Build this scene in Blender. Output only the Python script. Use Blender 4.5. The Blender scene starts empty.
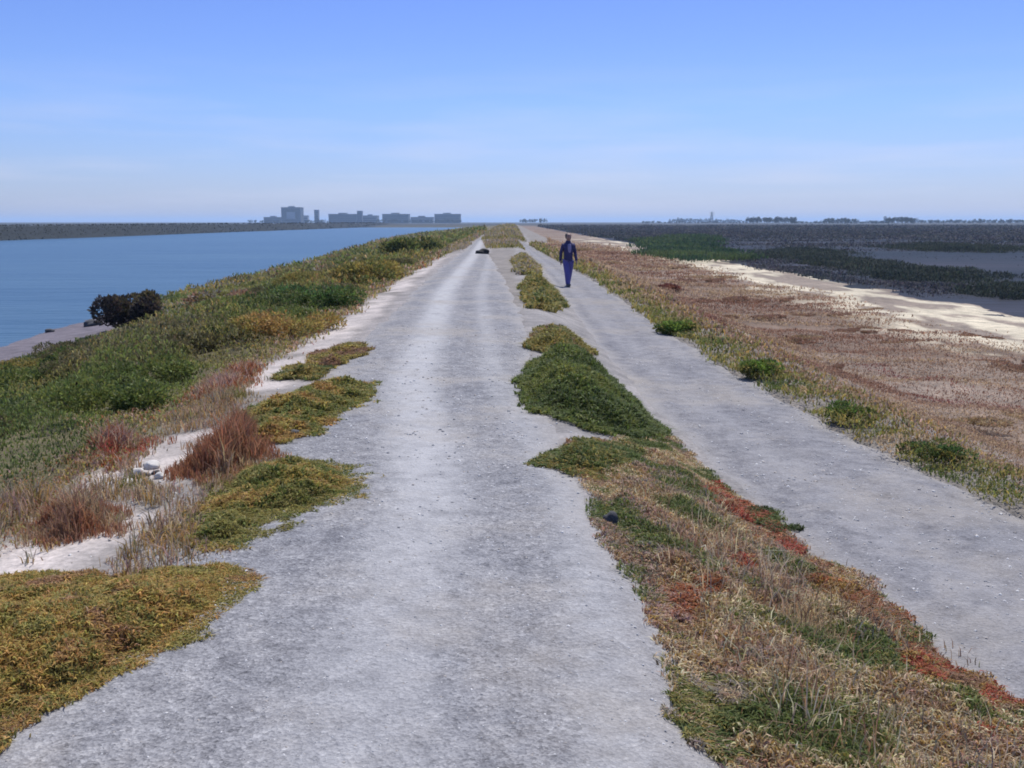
import bpy, bmesh, math, random
import numpy as np
from mathutils import Vector, Matrix

random.seed(7)
RNG = np.random.default_rng(7)
S = bpy.context.scene
COL = S.collection
R = math.radians

# ------------------------------------------------------------------ camera
CAM_H, F = 1.65, 1000.0
PITCH = math.atan(162 / F)
cam = bpy.data.cameras.new('camera')
cam.sensor_width = 36.0
cam.lens = 36.0 * F / 1024.0
cam.clip_start, cam.clip_end = 0.05, 40000
co = bpy.data.objects.new('camera', cam)
co.location = (0, 0, CAM_H)
co.rotation_euler = (math.pi / 2 - PITCH, 0, 0)
COL.objects.link(co)
S.camera = co

# ------------------------------------------------------------------ noise
def _hash(ix, iy, seed):
    h = (ix.astype(np.int64) * 374761393 + iy.astype(np.int64) * 668265263 + seed * 974711) & 0x7fffffff
    h = ((h ^ (h >> 13)) * 1274126177) & 0x7fffffff
    h = h ^ (h >> 16)
    return (h & 0xffff) / 65535.0

def vnoise(x, y, scale=1.0, seed=0):
    x = np.asarray(x, float) / scale
    y = np.asarray(y, float) / scale
    ix, iy = np.floor(x), np.floor(y)
    fx, fy = x - ix, y - iy
    fx = fx * fx * (3 - 2 * fx); fy = fy * fy * (3 - 2 * fy)
    a, b = _hash(ix, iy, seed), _hash(ix + 1, iy, seed)
    c, d = _hash(ix, iy + 1, seed), _hash(ix + 1, iy + 1, seed)
    return (a * (1 - fx) + b * fx) * (1 - fy) + (c * (1 - fx) + d * fx) * fy

def fbm(x, y, scale=1.0, seed=0, oct=4):
    s = 0; a = .5; t = 0
    for k in range(oct):
        s = s + a * vnoise(x, y, scale / 2 ** k, seed + 17 * k); t += a; a *= .55
    return s / t

def sstep(a, b, x):
    t = np.clip((np.asarray(x, float) - a) / (b - a), 0, 1)
    return t * t * (3 - 2 * t)

# ------------------------------------------------------------------ the lie of the land
KX = [-60, -30, -19, -17, -13, -10, -4.6, -3, -2, .5, 1.5, 1.9, 3.7, 4.2, 6.2, 9, 12, 15, 17, 20, 30, 60]
KZ = [-3.6, -3.4, -2.9, -2.5, -2.08, -1.5, -.32, -.06, 0, 0, -.36, -.4, -.4, -.45, -1.15, -1.3, -1.32, -1.36, -1.44, -1.6, -1.8, -1.8]
LX = [-30000, -300, -134, -125, -121, -117, -108, -60]
LZ = [-1.2, -1.2, -.9, .65, .7, -2.5, -3.5, -3.6]
TL_Y = [-15, 2, 3.2, 5, 6.2, 9, 12, 15, 22, 28, 36, 50, 60, 92, 200]
TL_X = [-1.7, -1.75, -1.75, -1.8, -1.85, -1.9, -2.05, -2.15, -2.3, -2.5, -2.65, -2.75, -2.85, -3.4, -5]
TR_Y = [-15, 2, 3.2, 4.4, 6.1, 7, 9.2, 15, 24, 40, 60, 92, 200]
TR_X = [.75, .72, .68, .65, .5, .36, .2, .25, .0, -.7, -1.5, -2.75, -4.4]
SL_Y = [-15, 2, 4.1, 5.4, 9.9, 16, 31, 60, 120]
SL_X = [2.2, 2.2, 2.05, 2.0, 1.58, 1.4, 1.36, .9, -.6]
SR_Y = [-15, 4, 7.2, 9.2, 14.3, 23, 38, 60, 120]
SR_X = [3.8, 3.7, 3.53, 3.3, 3.0, 2.95, 2.85, 2.2, .6]

def edge_n(y, seed, amp):
    return amp * ((fbm(y, y * 0 + seed, .9, seed) - .5) * 2 + .5 * (vnoise(y, y * 0 + 3, .22, seed) - .5))

def trail_edges(y):
    y = np.asarray(y, float)
    return np.interp(y, TL_Y, TL_X) + edge_n(y, 31, .16), np.interp(y, TR_Y, TR_X) + edge_n(y, 32, .12)

def side_edges(y):
    y = np.asarray(y, float)
    return np.interp(y, SL_Y, SL_X) + edge_n(y, 33, .1), np.interp(y, SR_Y, SR_X) + edge_n(y, 34, .1)

def height_raw(x, y):
    x = np.asarray(x, float); y = np.asarray(y, float)
    k = np.interp(y, [30, 53, 118, 230, 900], [1, 1.18, 1.42, 1.9, 2.1])
    xs = np.where(x < -4.6, -4.6 + (x + 4.6) / k, x)
    xs = xs + np.where(np.abs(x) > 4.5, (fbm(x, y, 6, 5) - .5) * 2.2 * sstep(4.5, 12, np.abs(x)), 0)
    z = np.where(x > -60, np.interp(xs, KX, KZ), np.interp(x + (vnoise(y, y * 0, 40, 8) - .5) * 5, LX, LZ))
    far = sstep(720, 860, y)
    z = z * (1 - far) + far * np.maximum(z, -.9 + 0 * z)
    far2 = sstep(900, 1400, y)
    z = z * (1 - far2) - .7 * far2
    z = z + np.where(x > 600, sstep(600, 700, x) * .9, 0)
    amp = sstep(3.6, 6, np.abs(x - .3)) * .12 * sstep(2000, 600, y)
    z = z + (fbm(x, y, 1.6, 3) - .5) * amp * 1.2 + (fbm(x, y, .5, 9, 3) - .5) * .03
    return z

def trail_inside(x, y):
    l, r = trail_edges(y); a, b = side_edges(y)
    m1 = sstep(0, .14, np.minimum(x - l, r - x)) * (y < 150)
    m2 = sstep(0, .14, np.minimum(x - a, b - x)) * (y < 90)
    return np.maximum(m1, m2)

def height(x, y):
    return height_raw(x, y) - trail_inside(x, y) * (.035 + np.clip(y, 0, 150) * .0012)

def at(px, py):
    """where the sight line through a photo point meets the land"""
    u = (px - 512) / F; v = (384 - py) / F
    d = np.array([u, math.cos(PITCH) + v * math.sin(PITCH), -math.sin(PITCH) + v * math.cos(PITCH)])
    if d[2] > -1e-4: d[2] = -1e-4
    t = CAM_H / -d[2]
    for _ in range(25):
        x, y = d[0] * t, d[1] * t
        t = t * .5 + .5 * (CAM_H - float(height_raw(x, y))) / -d[2]
    return d[0] * t, d[1] * t

# ------------------------------------------------------------------ helpers: tags, meshes, materials
def tag(o, label=None, cat=None, group=None, kind=None):
    if label: o['label'] = label
    if cat: o['category'] = cat
    if group: o['group'] = group
    if kind: o['kind'] = kind
    return o

def link(o, parent=None):
    COL.objects.link(o)
    if parent is not None: o.parent = parent
    return o

def empty(name, loc=(0, 0, 0), rz=0, parent=None):
    o = bpy.data.objects.new(name, None)
    o.location = loc; o.rotation_euler = (0, 0, rz); o.empty_display_size = .2
    return link(o, parent)

def np_mesh(name, V, T, mat, C=None, parent=None, smooth=False, quads=None, attrs=None):
    me = bpy.data.meshes.new(name)
    V = np.asarray(V, np.float32)
    k = 4 if quads is not None else 3
    T = np.asarray(quads if quads is not None else T, np.int32)
    me.vertices.add(len(V)); me.vertices.foreach_set('co', V.ravel())
    me.loops.add(T.size); me.loops.foreach_set('vertex_index', T.ravel())
    me.polygons.add(len(T))
    me.polygons.foreach_set('loop_start', np.arange(0, T.size, k, dtype=np.int32))
    me.polygons.foreach_set('loop_total', np.full(len(T), k, np.int32))
    if smooth: me.polygons.foreach_set('use_smooth', np.ones(len(T), bool))
    if C is not None:
        if mat.name in ('foliage', 'dry_grass'): C = np.clip(C * [1.75, 1.62, 1.5], .004, .75)
        a = me.color_attributes.new('Col', 'FLOAT_COLOR', 'POINT')
        a.data.foreach_set('color', np.concatenate([C, np.ones((len(C), 1))], 1).astype(np.float32).ravel())
    for n, arr in (attrs or {}).items():
        a = me.attributes.new(n, 'FLOAT', 'POINT'); a.data.foreach_set('value', np.asarray(arr, np.float32))
    me.update(calc_edges=True); me.validate()
    me.materials.append(mat)
    return link(bpy.data.objects.new(name, me), parent)

def bm_obj(name, bm, mat, parent=None, smooth=False):
    me = bpy.data.meshes.new(name)
    bm.normal_update(); bm.to_mesh(me); bm.free()
    if smooth:
        for p in me.polygons: p.use_smooth = True
    me.materials.append(mat)
    return link(bpy.data.objects.new(name, me), parent)

class N:
    def __init__(s, name):
        s.m = bpy.data.materials.new(name); s.m.use_nodes = True
        s.t = s.m.node_tree; s.b = s.t.nodes['Principled BSDF']; s.out = s.t.nodes['Material Output']
    def n(s, typ, **kw):
        nd = s.t.nodes.new(typ)
        for k, v in kw.items():
            if k in nd.inputs: nd.inputs[k].default_value = v
            else: setattr(nd, k, v)
        return nd
    def l(s, a, b): s.t.links.new(a, b)
    def noise(s, vec, scale, detail=4, rough=.6):
        n = s.n('ShaderNodeTexNoise'); n.inputs['Scale'].default_value = scale
        n.inputs['Detail'].default_value = detail; n.inputs['Roughness'].default_value = rough
        s.l(vec, n.inputs['Vector']); return n
    def ramp(s, fac, stops):
        r = s.n('ShaderNodeValToRGB'); e = r.color_ramp.elements
        while len(e) < len(stops): e.new(.5)
        for i, (p, c) in enumerate(stops):
            e[i].position = p; e[i].color = (*c, 1) if len(c) == 3 else c
        s.l(fac, r.inputs[0]); return r
    def mix(s, fac, a, b, mode='MIX'):
        m = s.n('ShaderNodeMix', data_type='RGBA', blend_type=mode)
        for sock, v in ((m.inputs[0], fac), (m.inputs[6], a), (m.inputs[7], b)):
            if hasattr(v, 'is_linked'): s.l(v, sock)
            elif isinstance(v, (int, float)): sock.default_value = v
            else: sock.default_value = (*v, 1)
        return m.outputs[2]
    def bump(s, hgt, strength, dist, normal=None):
        b = s.n('ShaderNodeBump'); b.inputs['Strength'].default_value = strength; b.inputs['Distance'].default_value = dist
        s.l(hgt, b.inputs['Height'])
        if normal is not None: s.l(normal, b.inputs['Normal'])
        return b.outputs[0]
    def pos(s): return s.n('ShaderNodeTexCoord').outputs['Object']

def plain(name, c, rough=.7, var=.25, scale=6):
    m = N(name); p = m.pos(); n = m.noise(p, scale)
    r = m.ramp(n.outputs[0], [(.25, tuple(x * (1 - var) for x in c)), (.75, tuple(min(1, x * (1 + var)) for x in c))])
    m.l(r.outputs[0], m.b.inputs['Base Color']); m.b.inputs['Roughness'].default_value = rough
    m.l(m.bump(n.outputs[0], .3, .02), m.b.inputs['Normal'])
    return m.m

def leaf_mat(name, transl=.3):
    m = N(name)
    a = m.n('ShaderNodeVertexColor'); a.layer_name = 'Col'
    m.l(a.outputs[0], m.b.inputs['Base Color'])
    m.b.inputs['Roughness'].default_value = .65
    m.b.inputs['Specular IOR Level'].default_value = .25
    t = m.n('ShaderNodeBsdfTranslucent'); m.l(a.outputs[0], t.inputs[0])
    mx = m.n('ShaderNodeMixShader'); mx.inputs[0].default_value = transl
    m.l(m.b.outputs[0], mx.inputs[1]); m.l(t.outputs[0], mx.inputs[2]); m.l(mx.outputs[0], m.out.inputs[0])
    return m.m

LEAF = leaf_mat('foliage', .4); GRASS = leaf_mat('dry_grass', .42)

# ground: colour of the soil itself as an attribute, broken up by noise
m = N('soil'); p = m.pos()
a = m.n('ShaderNodeVertexColor'); a.layer_name = 'Col'
n1 = m.noise(p, 2.2, 6); n2 = m.noise(p, 28, 5); n3 = m.noise(p, .25, 5)
c = m.mix(1.0, a.outputs[0], m.ramp(n1.outputs[0], [(.3, (.68, .68, .68)), (.7, (1.25, 1.22, 1.2))]).outputs[0], 'MULTIPLY')
c = m.mix(1.0, c, m.ramp(n2.outputs[0], [(.3, (.72, .72, .72)), (.7, (1.25, 1.25, 1.25))]).outputs[0], 'MULTIPLY')
c = m.mix(1.0, c, m.ramp(n3.outputs[0], [(.35, (.85, .85, .85)), (.65, (1.12, 1.12, 1.12))]).outputs[0], 'MULTIPLY')
m.l(c, m.b.inputs['Base Color']); m.b.inputs['Roughness'].default_value = .92
m.b.inputs['Specular IOR Level'].default_value = .15
nb = m.bump(n1.outputs[0], .5, .05); nb = m.bump(n2.outputs[0], .6, .012, nb)
m.l(nb, m.b.inputs['Normal']); SOIL = m.m

# gravel
def gravel(name, dark, mid, light):
    m = N(name); p = m.pos()
    v1 = m.n('ShaderNodeTexVoronoi'); v1.inputs['Scale'].default_value = 48; m.l(p, v1.inputs['Vector'])
    v2 = m.n('ShaderNodeTexVoronoi'); v2.inputs['Scale'].default_value = 120; m.l(p, v2.inputs['Vector'])
    big = m.noise(p, .9, 6, .62); med = m.noise(p, 7, 6, .7); fine = m.noise(p, 60, 3, .7)
    sp = m.n('ShaderNodeSeparateColor'); m.l(v1.outputs['Color'], sp.inputs[0])
    sp2 = m.n('ShaderNodeSeparateColor'); m.l(v2.outputs['Color'], sp2.inputs[0])
    c = m.ramp(sp.outputs[0], [(0, dark), (.3, mid), (.85, mid), (1, light)]).outputs[0]
    c2 = m.ramp(sp2.outputs[0], [(0, dark), (.4, mid), (1, light)]).outputs[0]
    c = m.mix(.5, c, c2)
    c = m.mix(1.0, c, m.ramp(med.outputs[0], [(.28, (.62, .62, .64)), (.5, (1, 1, 1)), (.72, (1.3, 1.29, 1.26))]).outputs[0], 'MULTIPLY')
    c = m.mix(1.0, c, m.ramp(big.outputs[0], [(.33, (.84, .85, .88)), (.66, (1.15, 1.13, 1.1))]).outputs[0], 'MULTIPLY')
    w = m.n('ShaderNodeAttribute'); w.attribute_name = 'wear'
    wn = m.n('ShaderNodeMath', operation='MULTIPLY'); m.l(w.outputs['Fac'], wn.inputs[0])
    m.l(m.ramp(med.outputs[0], [(.25, (.55, .55, .55)), (.55, (1, 1, 1))]).outputs[0], wn.inputs[1])
    c = m.mix(wn.outputs[0], c, tuple(min(.8, x * 1.12) for x in light))
    dd = m.n('ShaderNodeAttribute'); dd.attribute_name = 'dust'
    c = m.mix(dd.outputs['Fac'], c, (.30, .285, .275))
    st = m.noise(p, .45, 5, .7); st2 = m.noise(p, 1.7, 5, .7)
    c = m.mix(m.ramp(st.outputs[0], [(.5, (0, 0, 0)), (.68, (.55, .55, .55))]).outputs[0], c, (.27, .245, .215))
    c = m.mix(m.ramp(st2.outputs[0], [(.58, (0, 0, 0)), (.72, (.45, .45, .45))]).outputs[0], c, tuple(x * .75 for x in mid))
    m.l(c, m.b.inputs['Base Color']); m.b.inputs['Roughness'].default_value = .95
    m.b.inputs['Specular IOR Level'].default_value = .12
    nb = m.bump(med.outputs[0], .5, .03); nb = m.bump(v1.outputs['Distance'], .55, .008, nb)
    nb = m.bump(v2.outputs['Distance'], .45, .004, nb)
    m.l(nb, m.b.inputs['Normal']); return m.m
GRAVEL = gravel('trail_gravel', (.092, .092, .10), (.20, .20, .211), (.345, .345, .352))
GRAVEL2 = gravel('side_trail_gravel', (.105, .104, .113), (.183, .182, .194), (.26, .258, .268))

def water(name, deep, streak, scale, rough, spec):
    m = N(name); p = m.pos()
    mp = m.n('ShaderNodeMapping'); mp.inputs['Scale'].default_value = (.25, 1, 1); m.l(p, mp.inputs[0])
    mb = m.n('ShaderNodeMapping'); mb.inputs['Scale'].default_value = (.3, 1, 1); m.l(p, mb.inputs[0]); big = m.noise(mb.outputs[0], scale * .035, 6, .65); rip = m.noise(mp.outputs[0], scale, 5, .65); rip2 = m.noise(mp.outputs[0], scale * .12, 4, .6)
    c = m.mix(m.ramp(big.outputs[0], [(.42, (0, 0, 0)), (.62, (1, 1, 1))]).outputs[0], deep, streak)
    m.l(c, m.b.inputs['Base Color']); m.b.inputs['Roughness'].default_value = rough
    m.b.inputs['Specular IOR Level'].default_value = spec; m.b.inputs['IOR'].default_value = 1.33
    nb = m.bump(rip2.outputs[0], .8, .6); nb = m.bump(rip.outputs[0], .8, .16, nb); m.l(nb, m.b.inputs['Normal'])
    return m.m
SLOUGH = water('slough_water', (.038, .088, .145), (.05, .105, .16), 1.6, .3, .18)
POND = water('pond_water', (.012, .017, .022), (.034, .034, .042), 1.1, .5, .05)

# ------------------------------------------------------------------ ground sheet
SAND_Y = [-10, 3, 5, 6.5, 9.3, 12.5, 16, 22, 36, 60, 100]
SAND_X = [-2.3, -2.3, -2.35, -2.5, -2.55, -2.65, -2.75, -3.0, -3.3, -3.6, -4.5]
def sand_x(y): return np.interp(y, SAND_Y, SAND_X) + (fbm(y, y * 0, 2.2, 71) - .5) * .5

def lerp(C, w, c): return C * (1 - w[:, None]) + np.asarray(c) * w[:, None]

def ground_colour(x, y):
    n = fbm(x, y, 1.2, 41); n2 = fbm(x, y, 5, 42); n3 = fbm(x * .4, y, 9, 43)
    C = np.tile(np.array([[.20, .185, .17]]), (len(x), 1))
    # earth of the left bank and the mud at the water's edge
    w = sstep(-.1, -.5, x - sand_x(y)); C = lerp(C, w, (.12, .105, .06))
    z = height_raw(x, y)
    w = sstep(-1.9, -2.1, z + .38 * sstep(38, 52, y)) * (x < -4); C = lerp(C, w, (.135, .122, .14))
    # sandy strip
    w = sstep(.52, .2, np.abs(x - sand_x(y))) * sstep(.30, .5, n) * sstep(70, 40, y); C = lerp(C, w, (.40, .365, .345))
    # shoulders between sand and trail
    w = sstep(.25, .6, x - sand_x(y)) * (x < -1.2); C = lerp(C, w, (.25, .235, .23))
    # middle strip
    w = sstep(.0, .3, x) * sstep(2.2, 1.9, x) * (x > -.4); C = lerp(C, w, (.235, .225, .22))
    # pinkish brown flat
    w = sstep(4.6, 6.4, x); C = lerp(C, w, (.165, .12, .09))
    w = sstep(4.6, 6.4, x) * sstep(.5, .7, n3); C = lerp(C, w, (.22, .175, .14))
    # salt crust
    xs = x + (fbm(x, y * .6, 6, 44) - .5) * 3.2
    b = sstep(11.8, 12.8, xs) * sstep(19.6, 18.4, xs) * sstep(190, 120, y)
    C = lerp(C, b * .75, (.235, .20, .165))
    b = sstep(9.0, 12.4, xs) * sstep(19.6, 18.4, xs) * sstep(230, 150, y)
    C = lerp(C, b * sstep(.47, .58, fbm(x * 1.2, y * .35, 1.9, 45) + .12 * (fbm(x, y, .5, 47) - .5)), (.50, .45, .34))
    # pond floor, far plain
    w = sstep(18, 20, x) * sstep(700, 500, y); C = lerp(C, w, (.06, .065, .07))
    w = np.maximum(sstep(650, 900, y), sstep(-112, -120, x)); C = lerp(C, w, (.04, .045, .045))
    w3 = sstep(-142, -134, x) * sstep(-105, -112, x) * sstep(1000, 900, y); C = lerp(C, w3, (.022, .028, .032))
    w2 = w * (1 - w3) * sstep(.48, .6, fbm(x * .2, y, 300, 46)); C = lerp(C, w2 * .7, (.085, .078, .072))
    return C

def polar_ground():
    a1 = np.linspace(-42, 42, 430); a2 = np.linspace(42, 318, 90)[1:-1]
    A = np.radians(np.concatenate([a1, a2])); rr = np.concatenate([[.02], np.geomspace(.5, 15000, 720)])
    RR, AA = np.meshgrid(rr, A, indexing='ij')
    x = (RR * np.sin(AA)).ravel(); y = (RR * np.cos(AA)).ravel()
    z = height(x, y)
    na, nr = len(A), len(rr)
    i = np.arange(nr - 1)[:, None]; j = np.arange(na)[None, :]; jn = (j + 1) % na
    q = np.stack([i * na + j, (i + 1) * na + j, (i + 1) * na + jn, i * na + jn], -1).reshape(-1, 4)[:, ::-1]
    o = np_mesh('ground', np.stack([x, y, z], 1), None, SOIL, C=ground_colour(x, y), smooth=True, quads=q)
    tag(o, 'flat bayland ground of sandy soil, brown marsh flat and pale salt crust', 'ground', kind='structure')
polar_ground()

def trail(name, label, edges, y0, y1, mat, wear):
    ys = np.concatenate([np.arange(y0, 2, .1), 2 * np.exp(np.linspace(0, math.log(y1 / 2), 700))]); nv = 48
    l, r = edges(ys)
    l = l - .08; r = r + .08
    v = np.linspace(0, 1, nv)
    X = l[:, None] + (r - l)[:, None] * v[None]; Y = np.repeat(ys[:, None], nv, 1)
    e = np.minimum(X - l[:, None], r[:, None] - X)
    Z = height_raw(X.ravel(), Y.ravel()).reshape(X.shape) + .02 * sstep(.0, .5, e) - (.05 + .0015 * np.clip(Y, 0, 150)) * sstep(.10, 0, e)
    Z = Z + (fbm(X.ravel(), Y.ravel(), .35, 77, 3).reshape(X.shape) - .5) * .022
    i = np.arange(len(ys) - 1)[:, None]; j = np.arange(nv - 1)[None]
    q = np.stack([i * nv + j, i * nv + j + 1, (i + 1) * nv + j + 1, (i + 1) * nv + j], -1).reshape(-1, 4)
    dust = sstep(.35, .02, e + (fbm(X.ravel(), Y.ravel(), .5, 78).reshape(X.shape) - .5) * .3) * .7
    o = np_mesh(name, np.stack([X.ravel(), Y.ravel(), Z.ravel()], 1), None, mat, smooth=True, quads=q,
                attrs={'wear': wear(X, Y).ravel(), 'dust': dust.ravel()})
    return tag(o, label, 'trail', kind='structure')
def wear_main(X, Y):
    c = np.interp(Y, [0, 3, 5.9, 10.4, 24, 50, 90], [-.5, -.5, -.5, -1.05, -1.6, -1.9, -2.7])
    b = .82 * sstep(.42, .05, np.abs(X - c)) * np.interp(Y, [0, 4, 7, 20], [.3, .5, .95, 1])
    r = .35 * sstep(.22, .04, np.abs(X - (c + .85)))
    return np.maximum(b, r)
def wear_side(X, Y):
    a, b = side_edges(Y[:, 0]); t = (X - a[:, None]) / (b - a)[:, None]
    return .3 * sstep(.2, .05, np.abs(t - .35)) + .2 * sstep(.15, .05, np.abs(t - .75))
trail('gravel_trail', 'broad grey gravel trail running along the levee top', trail_edges, -14, 145, GRAVEL, wear_main)
trail('side_trail', 'narrower grey gravel trail on the lower bench right of the main trail', side_edges, -14, 88, GRAVEL2, wear_side)

def sheet(name, label, cat, x0, x1, y0, y1, z, mat):
    bm = bmesh.new()
    bm.faces.new([bm.verts.new(v) for v in ((x0, y0, z), (x1, y0, z), (x1, y1, z), (x0, y1, z))])
    return tag(bm_obj(name, bm, mat), label, cat, kind='structure')
sheet('slough_water', 'wide blue slough left of the levee', 'water', -123, -9, -300, 880, -2.5, SLOUGH)
sheet('pond_water', 'dull dark blue salt pond right of the salt crust', 'water', 13, 690, -300, 850, -1.45, POND)

# ------------------------------------------------------------------ vegetation builders
def blades(P, H, W, C, lean, seed=0):
    rng = np.random.default_rng(seed + 1); n = len(P)
    yaw = rng.uniform(0, 2 * np.pi, n); az = rng.uniform(0, 2 * np.pi, n)
    ln = lean * rng.uniform(.2, 1.2, n)
    s = np.stack([np.cos(yaw), np.sin(yaw), 0 * yaw], 1) * (W / 2)[:, None]
    d = np.stack([np.cos(az), np.sin(az), 0 * az], 1)
    up = np.array([0, 0, 1.])
    mid = P + up * (H * .55)[:, None] + d * (ln * H * .25)[:, None]
    tip = P + up * (H * np.clip(1 - .35 * ln, .15, 1))[:, None] + d * (ln * H)[:, None]
    V = np.stack([P - s, P + s, mid - s * .75, mid + s * .75, tip], 1).reshape(-1, 3)
    b = (np.arange(n) * 5)[:, None]
    T = np.concatenate([b + [0, 1, 2], b + [1, 3, 2], b + [2, 3, 4]], 0)
    return V, T, np.repeat(C, 5, 0)

def leaves(P, L, W, C, D, seed=0):
    """rhombic leaves whose long axis lies along D (unit-ish)"""
    rng = np.random.default_rng(seed + 2); n = len(P)
    r = rng.normal(size=(n, 3)); s = np.cross(D, r); s /= np.linalg.norm(s, axis=1)[:, None] + 1e-9
    m_ = P + D * (L * .5)[:, None]
    V = np.stack([P, m_ + s * (W / 2)[:, None], P + D * L[:, None], m_ - s * (W / 2)[:, None]], 1).reshape(-1, 3)
    b = (np.arange(n) * 4)[:, None]
    return V, np.concatenate([b + [0, 1, 2], b + [0, 2, 3]], 0), np.repeat(C, 4, 0)

def joinv(parts):
    V, T, C, o = [], [], [], 0
    for v, t, c in parts:
        V.append(v); T.append(t + o); C.append(c); o += len(v)
    return np.concatenate(V), np.concatenate(T), np.concatenate(C)

def palette(x, y, cols, scale, seed, rng, jit=.22, pj=.13):
    """colour patches of plants: neighbours mostly share a hue"""
    cols = np.asarray(cols, float)
    t = fbm(x, y, scale, seed) ; t = np.clip((t - .28) / .44, 0, .999)
    t = np.clip(t + rng.normal(0, pj, len(x)), 0, .999)
    C = cols[(t * len(cols)).astype(int)]
    return np.clip(C * (1 + rng.normal(0, jit, (len(x), 1))) * (1 + rng.normal(0, .06, (len(x), 3))), .004, .9)

def poly_dist(x, y, poly):
    """signed distance, inside positive"""
    P = np.asarray(poly); Q = np.roll(P, -1, 0)
    d = np.full(len(x), 1e9); ins = np.zeros(len(x), bool)
    for (ax, ay), (bx, by) in zip(P, Q):
        ex, ey = bx - ax, by - ay
        t = np.clip(((x - ax) * ex + (y - ay) * ey) / (ex * ex + ey * ey + 1e-12), 0, 1)
        d = np.minimum(d, np.hypot(x - ax - t * ex, y - ay - t * ey))
        c = ((ay > y) != (by > y)) & (x < (bx - ax) * (y - ay) / (by - ay + 1e-12) + ax)
        ins ^= c
    return np.where(ins, d, -d)

SEED = [100]
def mat_plant(name, label, cat, pix, hgt, cols, n=9000, fine=1.0, patch=.35, lean=1.5, group=None, grass=False, ragged=.14, kind=None, edge=.16, parent=None, skip=None):
    """a low spreading clump whose footprint on the land is the outline pix"""
    if not grass: n = int(n * 1.8); fine = fine * .66; hgt = hgt * 1.25
    SEED[0] += 1; sd = SEED[0]; rng = np.random.default_rng(sd)
    poly = np.array([at(*q) for q in pix])
    lo, hi = poly.min(0) - .2, poly.max(0) + .2
    x, y = rng.uniform(lo[0], hi[0], n * 4), rng.uniform(lo[1], hi[1], n * 4)
    sd_ = poly_dist(x, y, poly) + (fbm(x, y, .3, sd, 3) - .5) * 2 * ragged
    sd_ = sd_ + (fbm(x, y, .1, sd + 3, 2) - .5) * ragged * 1.3 + (fbm(x, y, .55, sd + 4, 2) - .5) * ragged * 1.6
    k = np.where(sd_ > rng.exponential(.075, len(x)) - .15)[0][:n]; sd_ = np.maximum(sd_, .012); x, y, e = x[k], y[k], sd_[k]
    if skip is not None:
        q = ~skip(x, y); x, y, e = x[q], y[q], e[q]
    c0 = poly.mean(0); dist = max(2.5, math.hypot(*c0))
    px = dist / F                                         # metres a pixel covers at that distance
    px = max(px, .005)
    lump = fbm(x, y, max(.22, .35 * hgt / .2), sd + 5, 3)
    h = hgt * (1 - np.exp(-e / edge)) * np.clip(.35 + 1.35 * lump, .2, 1.5)
    u = rng.beta(3.2, 1.1, len(x)) if not grass else rng.uniform(0, .12, len(x))
    z = height_raw(x, y) + h * u * .8
    if grass: H = (h * .9 + .04) * rng.uniform(.5, 1.25, len(x)); W = np.full(len(x), max(.0045, px * 1.1)) * fine
    else: H = np.clip(rng.uniform(4.5, 10, len(x)) * px * fine, .025, .25); W = H * rng.uniform(.2, .4, len(x))
    C = palette(x, y, cols, patch, sd + 9, rng, pj=.08)
    V, T, CC = blades(np.stack([x, y, z], 1), H, W, C, np.full(len(x), lean), sd)
    org = np.array([c0[0], c0[1], float(height_raw(c0[0], c0[1]))])
    o = np_mesh(name, V - org, T, GRASS if grass else LEAF, C=CC, parent=parent)
    o.location = org
    if label: tag(o, label, cat, group, kind)
    return o

# albedos
GREEN = (.064, .088, .026); DGREEN = (.036, .052, .019); OLIVE = (.135, .13, .042); YOL = (.18, .15, .046)
OCHRE = (.215, .145, .052); TAN = (.235, .185, .12); STRAW = (.37, .32, .22); RUST = (.20, .082, .04); RED = (.21, .05, .033)
BROWN = (.16, .10, .065); PINK = (.23, .165, .14); DRYRUST = (.20, .098, .058); GREY = (.17, .155, .13)

# --- clumps on the strip between the trails
mat_plant('green_shrub', 'largest dark green shrub between the two trails', 'shrub',
          [(545, 362), (578, 360), (618, 390), (652, 426), (636, 438), (590, 429), (542, 411), (526, 400), (530, 380)], .27,
          [(.045, .066, .02), (.06, .085, .024), GREEN, (.075, .10, .027), (.095, .115, .03)], 26000, patch=.4, ragged=.11, edge=.2)
mat_plant('low_shrub', 'small olive clump touching the far end of the dark green shrub', 'shrub',
          [(537, 343), (548, 332), (566, 334), (585, 350), (570, 356), (545, 354)], .16, [OLIVE, YOL, GREEN, BROWN], 7000)
mat_plant('low_shrub', 'flat olive green mat just in front of the dark green shrub', 'shrub',
          [(546, 465), (578, 451), (636, 450), (666, 468), (640, 486), (592, 477)], .11, [GREEN, OLIVE, GREEN, YOL, BROWN], 12000, ragged=.08)
mat_plant('low_shrub', 'olive clump on bare gravel nearest the walking person', 'shrub',
          [(524, 288), (533, 279), (548, 287), (559, 303), (552, 311), (536, 309)], .32, [OLIVE, YOL, GREEN, OLIVE], 6000, edge=.3)
mat_plant('low_shrub', 'faded grey green clump between the trails beyond the person', 'shrub',
          [(515, 262), (524, 256), (537, 268), (533, 277), (523, 275)], .25, [OLIVE, GREY, YOL], 3000, edge=.4)
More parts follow.
